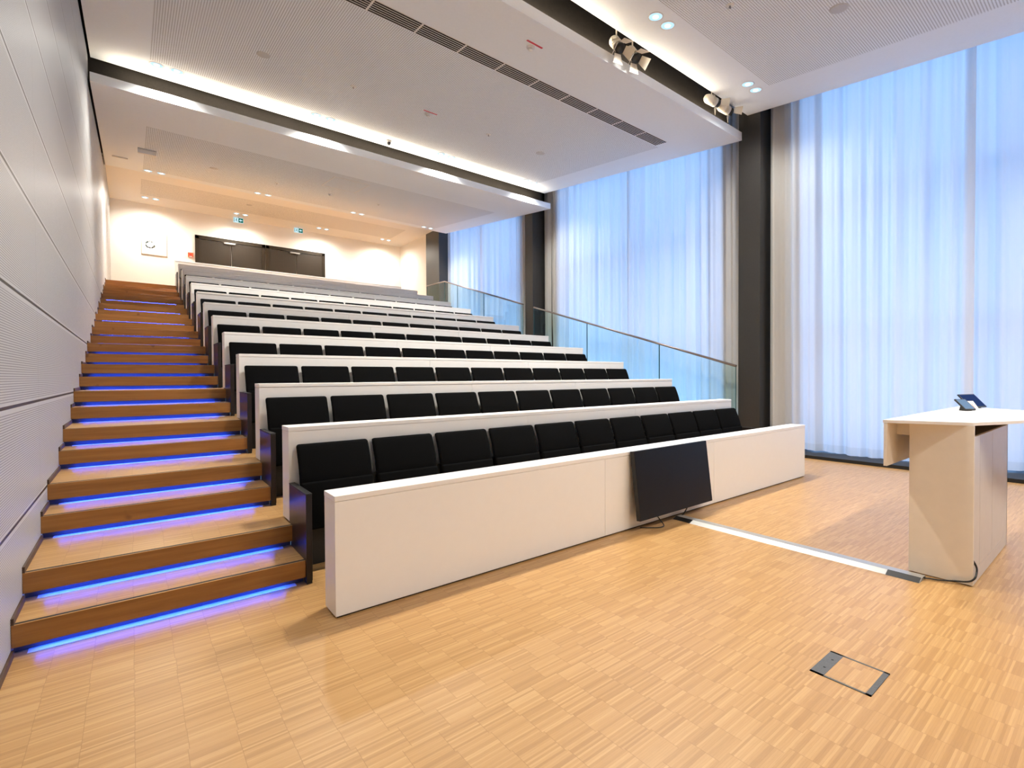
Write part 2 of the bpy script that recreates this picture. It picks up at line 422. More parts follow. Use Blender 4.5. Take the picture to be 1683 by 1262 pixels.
# outer facade piers behind the curtains, sill, windows
piers = [(-6.2, -5.2), (-3.35, -1.75), (3.93, 5.52), (10.58, 12.3), (17.1, 20.7)]
for i, (ya, yb) in enumerate(piers):
    struct(MB().box(9.97, 10.40, ya, yb, 0, 8.6).build('wall_right.%03d' % (i+1), M['pillar']))
struct(MB().box(9.268, 10.4, YF, 4.5, 0, 0.055, bevel=0.003).build('trim_10', M['blackp']))
for i, (ya, yb) in enumerate([(-5.2, -3.35), (-1.75, 3.93), (5.52, 10.58), (12.3, 17.1)]):
    fr = MB()
    for q in (0.0, 0.5, 1.0):
        yy = ya - 0.03 + (yb-ya+0.06)*q
        fr.box(10.24, 10.32, yy-0.03, yy+0.03, 0, 8.6)
    for zz in (0.03, 2.3, 4.6, 6.9):
        fr.box(10.24, 10.32, ya, yb, zz-0.03, zz+0.03)
    w = struct(fr.build('window_%d' % (i+1), M['blackp']))
    MB().box(10.275, 10.285, ya, yb, 0, 8.6).build('window_pane', M['pane'], w)
struct(MB().box(10.6, 40, -30, 45, -1.0, -0.9).build('floor_outside', M['stone'])).name = 'floor.002'

# back doors
def double_door(n, xa, xb, closer):
    base = ZTOP; top = 6.47
    fr = MB()
    fr.box(xa, xa+0.12, BACK-0.04, BACK+0.02, base, top); fr.box(xb-0.12, xb, BACK-0.04, BACK+0.02, base, top)
    fr.box(xa, xb, BACK-0.04, BACK+0.02, top-0.12, top)
    d = struct(fr.build('door_%d' % n, M['doorf']))
    xm = (xa+xb)/2
    for s, (a, b) in enumerate(((xa+0.12, xm-0.005), (xm+0.005, xb-0.12))):
        lf = MB().box(a, b, BACK-0.02, BACK+0.01, base+0.01, top-0.13, bevel=0.003).build('door_leaf', M['doorm'], d)
        hx = b-0.09 if s == 0 else a+0.09
        MB().tube([(hx, BACK-0.02, base+1.05), (hx, BACK-0.07, base+1.05), (hx+(-0.12 if s == 0 else 0.12), BACK-0.07, base+1.05)], 0.01).build('door_handle', M['steel'], lf)
    cl = MB().box(closer-0.18, closer+0.18, BACK-0.075, BACK-0.021, top-0.185, top-0.13, bevel=0.006).build('door_closer', M['alu'], d)
    cl['label'] = 'silver door closer rail'
double_door(1, 1.775, 4.02, 2.84)
double_door(2, 4.04, 6.22, 5.07)

# ------------------------------------------------------------------ staircase
st = empty('staircase', (0.2, 3.6, 0))
tag(st, 'oak staircase with blue lit risers climbing beside the grooved left wall', 'staircase')
for j in range(24):
    y, z = step_y(j), step_z(j)
    yn = step_y(j+1)+0.06 if j < 23 else BACK
    zb = z - 0.1635
    tr = MB().box(XW+0.001, ST_R, y, yn, z-0.025, z).build('step', M['parquet'])
    place(tr, st)
    MB().box(XW+0.001, ST_R, y-0.0015, y+0.035, z-0.110, z-0.0005, bevel=0.001, seg=1).box(XW+0.001, ST_R, y-0.0015, y+0.006, z-0.118, z-0.109).box(XW+0.001, ST_R, y+0.026, y+0.035, z-0.118, z-0.109).build('riser_board', M['riser'], tr)
    MB().box(XW+0.001, ST_R, y+0.010, y+0.030, z-0.0005, z+0.0014).build('nosing_strip', M['rubber'], tr)
    MB().box(XW+0.001, ST_R, y+0.056, y+0.060, zb, z-0.026).build('recess_panel', M['kick'], tr)
    MB().box(XW+0.06, ST_R-0.06, y-0.003, y+0.054, zb+0.0003, zb+0.003).build('added_glow_plate', M['profile'], tr)  # added pale plate that brightens the blue LED light in the recess
    l = MB().box(XW+0.09, ST_R-0.13, y+0.008, y+0.024, z-0.1168, z-0.1115).build('led_strip', M['led'], tr)
    l['label'] = 'glowing blue light strip under the riser'
for o in list(st.children):
    for c2 in o.children: pass

# ------------------------------------------------------------------ desks
def desk(k):
    y, z = Y0+DY*k + (0.15 if k == 12 else 0), DZ*k
    root = empty('lecture_desk', ((XL+XE)/2, y+0.1, z))
    names = 'white full-width desk barrier of the %s row counted from the front' % ORD[k]
    if k == 0: names = 'long white desk front closest to the camera, with a screen leaning on it'
    if k == 12: names = 'topmost white desk barrier, right below the dark back doors'
    tag(root, names, 'desk', 'white desk barriers of the lecture rows')
    a = MB().box(XL+0.012, XE-0.012, y+0.012, y+0.19, z, z+0.02).build('plinth', M['dark']); place(a, root)
    cuts = [XL, 3.337, 5.155, XE]
    for i in range(3):
        p = MB().box(cuts[i]+(0.001 if i else 0), cuts[i+1]-(0.001 if i < 2 else 0), y, y+0.02, z+0.012, z+H-0.036, bevel=0.0018, seg=1).build('front_panel', M['white']); place(p, root)
    for xa in (XL, XE-0.02):
        p = MB().box(xa+0.0004, xa+0.0196, y+0.0205, y+0.1995, z+0.012, z+H-0.036).build('end_panel', M['white']); place(p, root)
    p = MB().box(XL+0.021, XE-0.021, y+0.175, y+0.199, z+0.012, z+H-0.036).build('back_panel', M['white']); place(p, root)
    p = MB().box(XL-0.001, XE+0.001, y-0.002, y+0.202, z+H-0.034, z+H, bevel=0.003).build('desk_top', M['white']); place(p, root)
    return root
for k in range(13): desk(k)

# ------------------------------------------------------------------ seats
SW, PITCH = 0.566, 0.603
def make_seat():
    r = empty('folding_seat', (0, 0, 0))
    b = bmesh.new(); bmesh.ops.create_cube(b, size=1)
    for v in b.verts:
        v.co = Vector((SW/2 + v.co.x*SW, v.co.y*0.045, v.co.z*0.30))
    bmesh.ops.subdivide_edges(b, edges=[e for e in b.edges if abs(e.verts[0].co.z-e.verts[1].co.z) > 0.1], cuts=4)
    ed = [e for e in b.edges if len(e.link_faces) == 2 and e.calc_face_angle(0) > 1.0]
    bmesh.ops.bevel(b, geom=ed, offset=0.021, segments=3, profile=0.5, affect='EDGES')
    for v in b.verts:
        zz = v.co.z + 0.15
        t = 1 - zz/0.30
        v.co.y += -0.040 - 0.105*t - 0.012*math.sin(math.pi*t)
        v.co.z = 0.633 + zz
    m1 = MB(); m1.add(b)
    m1.build('backrest', M['seat'], r, smooth=True)
    m2 = MB().box(0.004, SW-0.004, -0.235, -0.160, 0.30, 0.655, bevel=0.018, seg=3, rot=(-0.16, 0, 0), piv=(SW/2, -0.2, 0.30))
    m2.build('seat_cushion', M['seat'], r, smooth=True)
    m3 = MB().box(SW/2-0.16, SW/2+0.16, -0.128, -0.002, 0.66, 0.70).box(SW/2-0.16, SW/2+0.16, -0.11, -0.005, 0.36, 0.42)
    m3.build('seat_bracket', M['blackp'], r)
    return r
seat0 = make_seat()
used = False
for k in range(11):
    yb, zb = Y0+DY*(k+1), DZ*k
    for i in range(11):
        s = seat0 if not used else copy_tree(seat0)
        used = True
        s.location = (0.985 + PITCH*i, yb - 0.001, zb)
        rowt = ('front row of seats' if k == 0 else '%s row of seats from the front' % ORD[k])
        if i == 0: pt = 'nearest the stairs'
        elif i == 10: pt = 'farthest from the stairs'
        else: pt = '%s from the stairs' % ORD[i]
        tag(s, 'black tip-up seat, %s in the %s' % (pt, rowt), 'seat', 'black seats of the %s row' % ORD[k])
    bb = MB().box(XL+0.06, XE-0.04, yb-0.115, yb-0.075, zb, zb+0.65, bevel=0.004).build('seat_beam', M['blackp'], loc=(XL+3, yb-0.1, zb))
    tag(bb, 'black support panel running below the seats of the %s row' % ORD[k], 'seat support', 'seat support panels')
for k in range(12):
    yb, zb = Y0+DY*(k+1), DZ*k
    for side, xa in (('stair', XL+0.001), ('window', XE+0.03)):
        if k == 11 and side == 'window': continue
        r = empty('row_end_panel', (xa+0.025, yb-0.25, zb))
        # the lower front corner stands beyond the stair nosing, the rear edge meets the desk
        p = MB().box(xa, xa+0.041, yb-0.465, yb-0.001, zb+0.02, zb+0.626, bevel=0.002).build('side_panel', M['gloss']); place(p, r)
        p = MB().box(xa-0.001, xa+0.0425, yb-0.468, yb-0.001, zb+0.627, zb+0.636, bevel=0.002).build('top_edge', M['blackp']); place(p, r)
        p = MB().box(xa+0.002, xa+0.039, yb-0.462, yb-0.40, zb, zb+0.021).build('foot', M['blackp']); place(p, r)
        tag(r, ('polished black end panel at the %s of the %s seat row from the front' % ('stair end' if side == 'stair' else 'window end', ORD[k])), 'end panel', 'seat row end panels on the %s side' % side)

# ------------------------------------------------------------------ glass guards with handrails
XG = 9.44
def rail_z(y): return 1.628 + (y-4.91)*0.3021
def guard(ya, yb, level_to, label, seams):
    r = empty('glass_guard', (XG, ya, rail_z(ya)-1.0)); tag(r, label, 'railing', 'glass guards with handrails by the curtains')
    ys = [ya] + seams + [yb]
    def gp(a, b, za, zb, da, db):
        g = MB().prism([(a, da), (b, db), (b, zb), (a, za)], 0, XG-0.006, XG+0.006).build('glass_panel', M['glass']); place(g, r)
        for q, zl, zh in ((a, da, za), (b, db, zb)):
            e = MB().box(XG-0.0065, XG+0.0065, q-0.004, q+0.004, zl, zh).build('panel_edge', M['glassedge']); place(e, r)
    def fl(y): return max(0.0, 0.327 + (y-4.035)*0.3005 - 0.30)
    for a, b in zip(ys, ys[1:]):
        gp(a+0.006, b-0.006, rail_z(a+0.006)-0.01, rail_z(b-0.006)-0.01, fl(a), fl(b))
    pts = [(XG, ya, rail_z(ya)), (XG, yb, rail_z(yb))]
    if level_to:
        pts.append((XG, level_to, rail_z(yb)+0.03)); gp(yb+0.006, level_to, rail_z(yb)-0.005, rail_z(yb)+0.02, fl(yb), ZTOP-0.2)
    h = MB().tube(pts, 0.024, 12).build('handrail', M['steel']); place(h, r)
guard(4.93, 11.10, None, 'sloping steel handrail on clear glass nearest the camera, before the big blue curtain', [6.72, 8.95])
guard(11.60, 16.35, 17.75, 'upper glass guard with steel handrail rising to the landing beyond the middle column', [13.72, 15.42])

# ------------------------------------------------------------------ curtains
def curtain(ya, yb, x0, label, grp, seed, zb=0.07, zt=8.6, flare=0.0):
    rnd = random.Random(seed)
    ph = [rnd.uniform(0, 6.28) for _ in range(6)]
    fr = [rnd.uniform(17, 21), rnd.uniform(31, 37), rnd.uniform(8, 11), rnd.uniform(52, 60), 3.1, rnd.uniform(88, 100)]
    am = [0.026, 0.014, 0.020, 0.006, 0.012, 0.003]
    t = bmesh.new(); n = int((yb-ya)/0.014); zs = [0, 0.004, 0.03, 0.10, 0.25, 0.5, 0.75, 1.0]
    rows = []
    for zi in zs:
        row = []
        for i in range(n+1):
            y = ya + (yb-ya)*i/n
            wob = 1.0 + 0.55*(1-zi)
            yy = y + 0.05*math.sin(1.3*y+ph[4])*(1-zi)
            d = sum(a*math.sin(f*yy + p + (0.5*(1-zi) if q == 1 else 0)) for q, (a, f, p) in enumerate(zip(am, fr, ph)))
            hem = 0.018*math.sin(2.2*y+ph[2]) if zi < 0.01 else 0
            row.append(t.verts.new((x0 + d*wob + flare*(1-zi), y, zb + hem + (zt-zb)*zi)))
        rows.append(row)
    for a, b in zip(rows, rows[1:]):
        for i in range(n):
            f = t.faces.new((a[i], a[i+1], b[i+1], b[i])); f.smooth = True
    o_ = MB(); o_.add(t)
    o = o_.build('curtain', M['curtain'], loc=(x0, (ya+yb)/2, zb), smooth=True)
    tag(o, label, 'curtain', grp); return o
G = 'tall sheer curtains in front of the windows'
curtain(1.52, 4.44, 9.80, 'tall sheer curtain hanging left of the lectern, beside the wide near column', G, 1)
curtain(-1.2, 1.64, 9.90, 'tall sheer curtain behind the lectern at the right edge of the photo', G, 2)
curtain(-4.6, -1.3, 9.80, 'tall sheer curtain beside the camera, outside the right edge', G, 3)
curtain(4.96, 7.96, 9.80, 'sheer blue-lit curtain between the near column and the dark window post, behind the lower handrail', G, 4, 0.5)
curtain(7.84, 11.18, 9.92, 'sheer blue-lit curtain right after the middle column with a beige left edge', G, 5, 0.8)
curtain(11.62, 14.50, 9.80, 'far sheer curtain directly left of the middle column', G, 6, 1.6)
curtain(14.38, 17.2, 9.93, 'farthest sheer curtain next to the landing, with a beige edge', G, 7, 2.2)

# ------------------------------------------------------------------ ceiling lamps
def lamp_thing(x, y, z, slope, label, grp, visible=True):
    r = empty('ceiling_downlight', (x, y, z)); tag(r, label, 'ceiling light', grp)
    r.rotation_euler = (math.atan(slope), 0, 0)
    R = 0.092
    MB().lathe([(R, 0.0), (R+0.014, 0.0), (R+0.014, -0.004), (R, -0.006), (R-0.003, 0.0)], 0, 0, 0, 28).build('trim_ring', M['plastic'], r)
    MB().lathe([(R-0.002, -0.002), (R*0.45, -0.0035), (R*0.45, -0.003), (R-0.002, -0.0015)], 0, 0, 0, 28).build('reflector', M['reflect'], r)
    MB().lathe([(0.001, -0.007), (R*0.42, -0.007), (R*0.42, -0.003), (0.001, -0.003)], 0, 0, 0, 20).build('bulb', M['bulb'], r)
    return r
LX = [(0.38, 0.66), (2.96, 3.24), (5.79, 6.07), (8.37, 8.65)]
xw = ['leftmost', 'second', 'third', 'rightmost']
proto = None
rowsL = [(4.18, c3z, 0.1222, 'near ceiling field', 'downlights of the near ceiling field', 0), (10.15, c2z, 0.1198, 'middle ceiling field', 'downlights of the middle ceiling field', 0),
         (15.95, c1z, 0.1129, 'rear tilted ceiling field', 'downlights of the rear ceiling field', 0), (19.66, lambda y: ZBC, 0, 'level ceiling over the landing', 'downlights over the landing', 0),
         (-1.95, lambda y: 6.45+0.128*(y+1.32), 0.128, 'ceiling behind the camera', 'downlights behind the camera', 1)]
POW = [1.40, 1.25, 1.65, 0.72, 1.0]
PAIRW = [[0.25, 1.1, 1.15, 0.40], [0.7, 1.0, 1.0, 0.55], [1.0, 1.0, 1.0, 0.55], [1, 1, 1, 1], [0.24, 1.05, 1.05, 0.85]]
for ri, (y, zf, sl, nm, grp, _) in enumerate(rowsL):
    for pi, pair in enumerate(LX):
        for qi, x in enumerate(pair):
            lab = 'round recessed downlight in the %s, %s one of the %s pair' % (nm, 'left' if qi == 0 else 'right', xw[pi])
            if proto is None:
                t = proto = lamp_thing(x, y, zf(y), sl, lab, grp)
            else:
                t = copy_tree(proto); t.location = (x, y, zf(y)); t.rotation_euler = (math.atan(sl), 0, 0); tag(t, lab, None, grp)
        ld = bpy.data.lights.new('downlight_beam', 'SPOT'); ld.energy = LAMP_W*12*POW[ri]*PAIRW[ri][pi]; ld.color = LAMP_COL
        ld.spot_size = math.radians((146, 134, 140, 172, 150)[ri]); ld.spot_blend = 1.0; ld.shadow_soft_size = 0.30 if ri == 3 else 0.16
        lo = bpy.data.objects.new('downlight_beam', ld); C.objects.link(lo); lo.location = ((pair[0]+pair[1])/2, y, zf(y)-0.03)

# warm cove strips that stand in the gaps behind the ceiling edges and shine up
for y, z, wx, lab in ((10.56, 6.41, 112.0, 'slim warm cove light strip in the gap behind the middle ceiling'), (4.95, 6.235, 92.0, 'slim warm cove light strip in the gap behind the near ceiling')):
    r = empty('cove_light', (4.6, y, z)); tag(r, lab, 'cove light', 'cove light strips')
    MB().box(-4.9, 4.6, -0.02, 0.02, -0.012, 0.008).build('profile', M['alu'], r)
    ld = bpy.data.lights.new('cove_glow', 'AREA'); ld.shape = 'RECTANGLE'; ld.size = 9.2; ld.size_y = 0.03; ld.energy = wx; ld.color = (1.0, 0.84, 0.64)
    lo = bpy.data.objects.new('cove_glow', ld); C.objects.link(lo); lo.location = (4.5, y, z+0.012); lo.rotation_euler = (math.pi, 0, 0)

# ------------------------------------------------------------------ air outlet in the middle ceiling
v = empty('linear_air_outlet', (5.0, 6.085, c2z(6.085))); tag(v, 'long slotted air outlet strip running across the middle ceiling field', 'air vent')
x = 8.62
for i in range(12):
    xa = x - 0.685
    g = MB(); ya, yb = 5.945, 6.225
    def zc(y): return c2z(y)
    g.prism([(ya, zc(ya)-0.004), (yb, zc(yb)-0.004), (yb, zc(yb)-0.0005), (ya, zc(ya)-0.0005)], 0, xa+0.002, x-0.002)
    gf = g.build('grille_segment', M['plastic']); place(gf, v)
    s = MB()
    for q in range(6):
        a = ya + 0.012 + q*0.0455; b = a + 0.029
        s.prism([(a, zc(a)-0.0055), (b, zc(b)-0.0055), (b, zc(b)-0.0035), (a, zc(a)-0.0035)], 0, xa+0.014, x-0.014)
    s.build('slots', M['void'], gf)
    x = xa

# ------------------------------------------------------------------ small ceiling devices
def disc(name, x, y, z, r, h, mat_, label, cat, grp=None, sl=0.0):
    o = MB().lathe([(0.001, -h), (r*0.8, -h), (r, -h*0.4), (r, 0.001), (0.001, 0.001)], 0, 0, 0, 24).build(name, mat_)
    o.location = (x, y, z); o.rotation_euler = (math.atan(sl), 0, 0); tag(o, label, cat, grp); return o
disc('ceiling_speaker', 1.674, 8.45, c2z(8.45), 0.10, 0.006, M['greydisc'], 'round grey loudspeaker cover in the perforated middle ceiling, left side', 'speaker', 'round ceiling loudspeakers', SLP)
disc('ceiling_speaker', 7.32, 8.36, c2z(8.36), 0.10, 0.006, M['greydisc'], 'round grey loudspeaker cover in the middle ceiling, right side', 'speaker', 'round ceiling loudspeakers', SLP)
disc('ceiling_speaker', 7.32, 2.463, c3z(2.463), 0.11, 0.006, M['greydisc'], 'round grey loudspeaker cover in the near ceiling above the lectern', 'speaker', 'round ceiling loudspeakers', SLP)
disc('ceiling_speaker', 1.667, 14.23, c1z(14.23), 0.10, 0.006, M['greydisc'], 'round grey loudspeaker cover in the rear ceiling, left side', 'speaker', 'round ceiling loudspeakers', SLP)
disc('ceiling_speaker', 3.168, 18.44, ZBC, 0.09, 0.006, M['greydisc'], 'small round grey cover in the level ceiling left of the second exit sign', 'speaker', 'round ceiling loudspeakers')
def sprinkler(x, y, z, label, sl):
    r = empty('sprinkler_head', (x, y, z)); r.rotation_euler = (math.atan(sl), 0, 0); tag(r, label, 'sprinkler', 'ceiling sprinkler heads')
    MB().lathe([(0.001, -0.004), (0.05, -0.003), (0.055, 0.001), (0.001, 0.001)], 0, 0, 0, 20).build('cover_plate', M['plastic'], r)
    MB().lathe([(0.001, -0.03), (0.018, -0.03), (0.018, -0.027), (0.006, -0.026), (0.006, -0.003), (0.001, -0.003)], 0, 0, 0, 12).build('spray_head', M['steel'], r)
sprinkler(3.082, 8.413, c2z(8.413), 'small sprinkler head in the perforated middle ceiling, left of the smoke detector', SLP)
sprinkler(5.902, 8.367, c2z(8.367), 'small sprinkler head in the middle ceiling, right of the smoke detector', SLP)
sprinkler(3.125, 14.31, c1z(14.31), 'small sprinkler head in the rear ceiling, left of the access hatch', SLP)
sprinkler(5.928, 14.19, c1z(14.19), 'small sprinkler head in the rear ceiling, right of the access hatch', SLP)
sprinkler(6.287, 3.376, c3z(3.376), 'small sprinkler head in the perforated near ceiling', SLP)
def detector(x, y, z, label, sl, red=True):
    r = empty('smoke_detector', (x, y, z)); r.rotation_euler = (math.atan(sl), 0, 0); tag(r, label, 'smoke detector', 'ceiling smoke detectors')
    MB().lathe([(0.001, -0.05), (0.030, -0.05), (0.036, -0.035), (0.030, -0.030), (0.055, -0.022), (0.062, -0.008), (0.058, 0.001), (0.001, 0.001)], 0, 0, 0, 24).build('detector_body', M['plastic'], r)
    if red:
        MB().box(-0.14, 0.14, -0.105, -0.075, -0.004, 0.0005).build('red_label', M['red'], r)['label'] = 'red label strip'
detector(4.51, 5.35, c2z(5.35), 'white smoke detector with red label strip in the ceiling near the spotlights', SLP)
detector(4.53, 8.42, c2z(8.42), 'white smoke detector with red label strip, closer to the dome camera', SLP)
detector(4.511, 14.22, c1z(14.22), 'white smoke detector without label below the access hatch outline', SLP, False)
detector(4.594, 18.13, ZBC, 'white smoke detector in the level ceiling between the two exit signs', 0, False)
r = empty('dome_camera', (4.567, 10.32, c2z(10.32))); tag(r, 'small white dome camera with black lens at the bright ceiling edge', 'camera')
MB().lathe([(0.001, -0.045), (0.05, -0.045), (0.062, -0.03), (0.062, 0.002), (0.001, 0.002)], 0, 0, 0, 24).build('camera_base', M['plastic'], r)
MB().lathe([(0.001, -0.105), (0.02, -0.10), (0.038, -0.08), (0.043, -0.046), (0.001, -0.044)], 0, 0, 0, 24).build('lens_dome', M['bezel'], r)
# access hatch outline in the rear ceiling
hb = MB()
def cz1(y): return c1z(y)
for (xa, xb, ya, yb) in ((4.04, 4.96, 12.40, 12.43), (4.04, 4.96, 13.48, 13.51), (4.04, 4.07, 12.40, 13.51), (4.93, 4.96, 12.40, 13.51)):
    hb.prism([(ya, cz1(ya)-0.004), (yb, cz1(yb)-0.004), (yb, cz1(yb)+0.001), (ya, cz1(ya)+0.001)], 0, xa, xb)
tag(hb.build('access_hatch_frame', M['plastic'], loc=(4.5, 13, cz1(13))), 'thin square frame of an access hatch in the rear tilted ceiling', 'hatch')
r = empty('emergency_lamp', (0.32, 13.88, c1z(13.88))); tag(r, 'small white box lamp with dark bar hanging at the left of the rear ceiling', 'emergency light')
MB().box(-0.17, 0.17, -0.05, 0.05, -0.025, 0.02).build('mounting_bar', M['greydisc'], r)
MB().box(-0.17, 0.17, -0.035, 0.035, -0.11, -0.024, bevel=0.006).build('lamp_body', M['plastic'], r)
o = MB().box(-0.33, -0.03, 15.07, 15.12, c1z(15.1)-0.02, c1z(15.1)+0.004).build('ceiling_rail', M['greydisc'], loc=(-0.18, 15.1, c1z(15.1)))
tag(o, 'short grey strip on the rear ceiling close to the left wall', 'ceiling strip')

# exit signs
def exit_sign(x, label):
    y, z = BACK-0.35, 7.13
    r = empty('exit_sign', (x, y, z)); tag(r, label, 'exit sign', 'hanging exit signs')
    MB().box(-0.16, 0.16, -0.02, 0.02, -0.085, 0.085, bevel=0.004).build('sign_panel', M['signw'], r)
    MB().tube([(0, 0, 0.08), (0, 0, 0.125)], 0.012).build('hanger', M['steel'], r)
    MB().box(0.0, 0.15, -0.0235, -0.0195, -0.075, 0.075).build('green_field', M['signg'], r)
    a = MB(); a.prism([(0.02, 0.0), (0.065, 0.05), (0.065, 0.018), (0.12, 0.018), (0.12, -0.018), (0.065, -0.018), (0.065, -0.05)], 1, -0.0265, -0.0225)
    a.build('arrow', M['signw'], r)
    b = MB().box(-0.145, -0.13, -0.0235, -0.0195, -0.07, 0.07)
    b.lathe([(0.001, -0.002), (0.013, -0.002), (0.013, 0.002), (0.001, 0.002)], -0.06, -0.0215, 0.045, 12, (0, 1, 0))
    b.prism([(-0.075, 0.03), (-0.05, 0.028), (-0.055, -0.01), (-0.03, -0.05), (-0.042, -0.055), (-0.066, -0.015), (-0.095, -0.03), (-0.098, -0.018), (-0.078, -0.008)], 1, -0.0235, -0.0195)
    b.build('running_figure', M['signg'], r)
exit_sign(3.08, 'green and white exit sign with arrow above the left double door')
exit_sign(5.13, 'green and white exit sign with arrow above the right double door')

# framed poster and alarm button on the back wall
r = empty('framed_poster', (0.62, BACK-0.02, 5.58)); tag(r, 'square pale framed print with a grey ring of splashes on the back wall', 'poster')
MB().box(0.27-0.62, 0.975-0.62, -0.01, 0.018, 0.0, 0.89, bevel=0.003).build('frame', M['posterframe'], r)
pp = MB().box(0.285-0.62, 0.96-0.62, -0.0125, -0.0095, 0.015, 0.875).build('print', M['paper'], r)
rr = random.Random(3); ik = MB()
for i in range(46):
    a = rr.uniform(0.3, 5.6); rad = 0.105*(1+rr.uniform(-0.12, 0.25)); s = rr.uniform(0.006, 0.022)
    ik.lathe([(0.0001, -0.001), (s, -0.001), (s*0.9, 0.001), (0.0001, 0.001)], -0.11+rad*math.cos(a+0.6), -0.0135, 0.335+rad*math.sin(a+0.6), 8, (0, 1, 0))
ik.build('ink_ring', M['ink'], pp)
tx = MB()
for i in range(22):
    tx.box(0.085, 0.085+rr.uniform(0.12, 0.17), -0.0138, -0.0124, 0.80-i*0.021, 0.807-i*0.021)
tx.build('text_lines', M['inkpale'], pp)
r = empty('fire_alarm_button', (1.64, BACK-0.03, 5.745)); tag(r, 'small square orange-red fire alarm button left of the dark doors', 'fire alarm')
MB().box(-0.075, 0.075, -0.01, 0.029, -0.075, 0.075, bevel=0.006).build('housing', M['alarm'], r)
MB().lathe([(0.0005, -0.006), (0.022, -0.006), (0.024, 0.001), (0.0005, 0.001)], 0, -0.011, 0, 16, (0, 1, 0)).build('button', M['red'], r)
MB().box(-0.04, 0.04, -0.0115, -0.009, -0.068, -0.05).build('label_plate', M['paper'], r)

# ------------------------------------------------------------------ stage spotlights
def spotlight(x, y, ztop, drop, aim, label, flaps):
    r = empty('stage_spotlight', (x, y, ztop)); tag(r, label, 'spotlight', 'cream stage spotlights under the near ceiling edge')
    p = Vector((0, 0, -drop)); a = Vector(aim).normalized()
    MB().tube([(0, 0, 0.12), (0, 0, -drop+0.09)], 0.011).build('hanging_rod', M['cream'], r)
    side = a.cross(Vector((0, 0, 1))).normalized()
    yk = [p + side*0.085*math.cos(t) + Vector((0, 0, 1))*0.095*math.sin(t) for t in [math.pi*i/10 for i in range(11)]]
    MB().tube(yk, 0.007, 8).build('yoke', M['cream'], r)
    c = p - a*0.15
    MB().lathe([(0.002, 0), (0.05, 0.004), (0.066, 0.03), (0.078, 0.06), (0.078, 0.20), (0.070, 0.215), (0.070, 0.235), (0.078, 0.24), (0.078, 0.131)], c.x, c.y, c.z, 22, a).build('lamp_housing', M['cream'], r)
    q = p + a*0.150
    MB().lathe([(0.070, -0.04), (0.070, 0.0), (0.066, 0.0), (0.066, -0.04)], q.x, q.y, q.z, 22, a).build('black_barrel', M['bezel'], r)
    MB().lathe([(0.002, 0.0), (0.071, 0.0), (0.071, 0.006), (0.002, 0.006)], q.x, q.y, q.z, 22, a).build('dark_aperture', M['bezel'], r)
    up = side.cross(a).normalized()
    for i, (u, w) in enumerate(((side, up), (-side, up), (up, side), (-up, side))):
        if not flaps[i]: continue
        f = bmesh.new(); e = q + u*0.074; outv = (a*0.12 + u*0.085)
        vs = [e - w*0.055, e + w*0.055, e + w*0.085 + outv, e - w*0.085 + outv]
        nrm = u*0.003
        lo_ = [f.verts.new(v_) for v_ in vs]; hi_ = [f.verts.new(v_ + nrm) for v_ in vs]
        f.faces.new(lo_); f.faces.new(hi_[::-1])
        for s_ in range(4): f.faces.new((lo_[s_], hi_[s_], hi_[(s_+1) % 4], lo_[(s_+1) % 4]))
        bmesh.ops.recalc_face_normals(f, faces=f.faces[:])
        mm = MB(); mm.add(f); mm.build('barn_door_flap', M['cream'], r)
spotlight(5.70, 4.80, 6.50, 0.15, (-0.12, -0.55, -0.75), 'cream stage spotlight with barn doors, left one of the left pair', (1, 1, 1, 1))
spotlight(6.07, 4.80, 6.50, 0.15, (-0.12, -0.55, -0.75), 'cream stage spotlight with barn doors, right one of the left pair', (1, 1, 1, 1))
spotlight(8.30, 4.80, 6.50, 0.10, (0.95, -0.25, -0.20), 'cream stage spotlight turned sideways, left one of the right pair', (1, 1, 0, 0))
spotlight(8.75, 4.80, 6.50, 0.10, (0.95, -0.25, -0.20), 'cream stage spotlight turned sideways, right one of the right pair by the column', (1, 1, 0, 0))
o = MB().box(5.3, 9.3, 4.775, 4.825, 6.625, 6.66).build('lighting_track', M['void'], loc=(7.3, 4.8, 6.64)); tag(o, 'dark lighting track above the stage spotlights behind the near ceiling edge', 'lighting track')

# ------------------------------------------------------------------ leaning display
r = empty('flat_display', (4.3, 2.86, 0.1)); tag(r, 'large black flat display leaning against the white front desk', 'display')
lean = math.atan2(0.075, 0.64)
def ledge(x0, x1, y0, y1, z0, z1, mt, nm, bv=0.003):
    o = MB().box(x0, x1, y0, y1, z0, z1, bevel=bv, rot=(-lean, 0, 0), piv=(4.3, 2.81, 0.11)).build(nm, mt); place(o, r); return o
ledge(3.665, 4.890, 2.812, 2.856, 0.11, 0.752, M['bezel'], 'housing')
ledge(3.668, 4.887, 2.8095, 2.8135, 0.113, 0.749, M['screen'], 'screen', 0.0008)
ledge(4.05, 4.50, 2.856, 2.873, 0.40, 0.62, M['blackp'], 'wall_mount')
o = MB().box(4.10, 4.44, 2.872, 2.9465, 0.44, 0.60).build('mounting_bracket', M['blackp']); place(o, r)
cb = MB().cable([(4.02, 2.890, 0.09), (4.03, 2.86, 0.05), (4.02, 2.81, 0.012), (3.95, 2.80, 0.008), (3.86, 2.86, 0.006), (3.80, 2.92, 0.006)], 0.005, 8).build('power_cable', M['bezel'], loc=(3.95, 2.85, 0))
tag(cb, 'thin black cable looping out below the left part of the leaning display', 'cable', 'cables on the floor')
cb = MB().cable([(4.56, 2.892, 0.095), (4.52, 2.885, 0.07), (4.46, 2.88, 0.03), (4.44, 2.905, 0.010), (4.40, 2.915, 0.010)], 0.006, 8).build('signal_cable', M['bezel'], loc=(4.45, 2.87, 0))
tag(cb, 'black cable running from the leaning display to the floor duct', 'cable', 'cables on the floor')

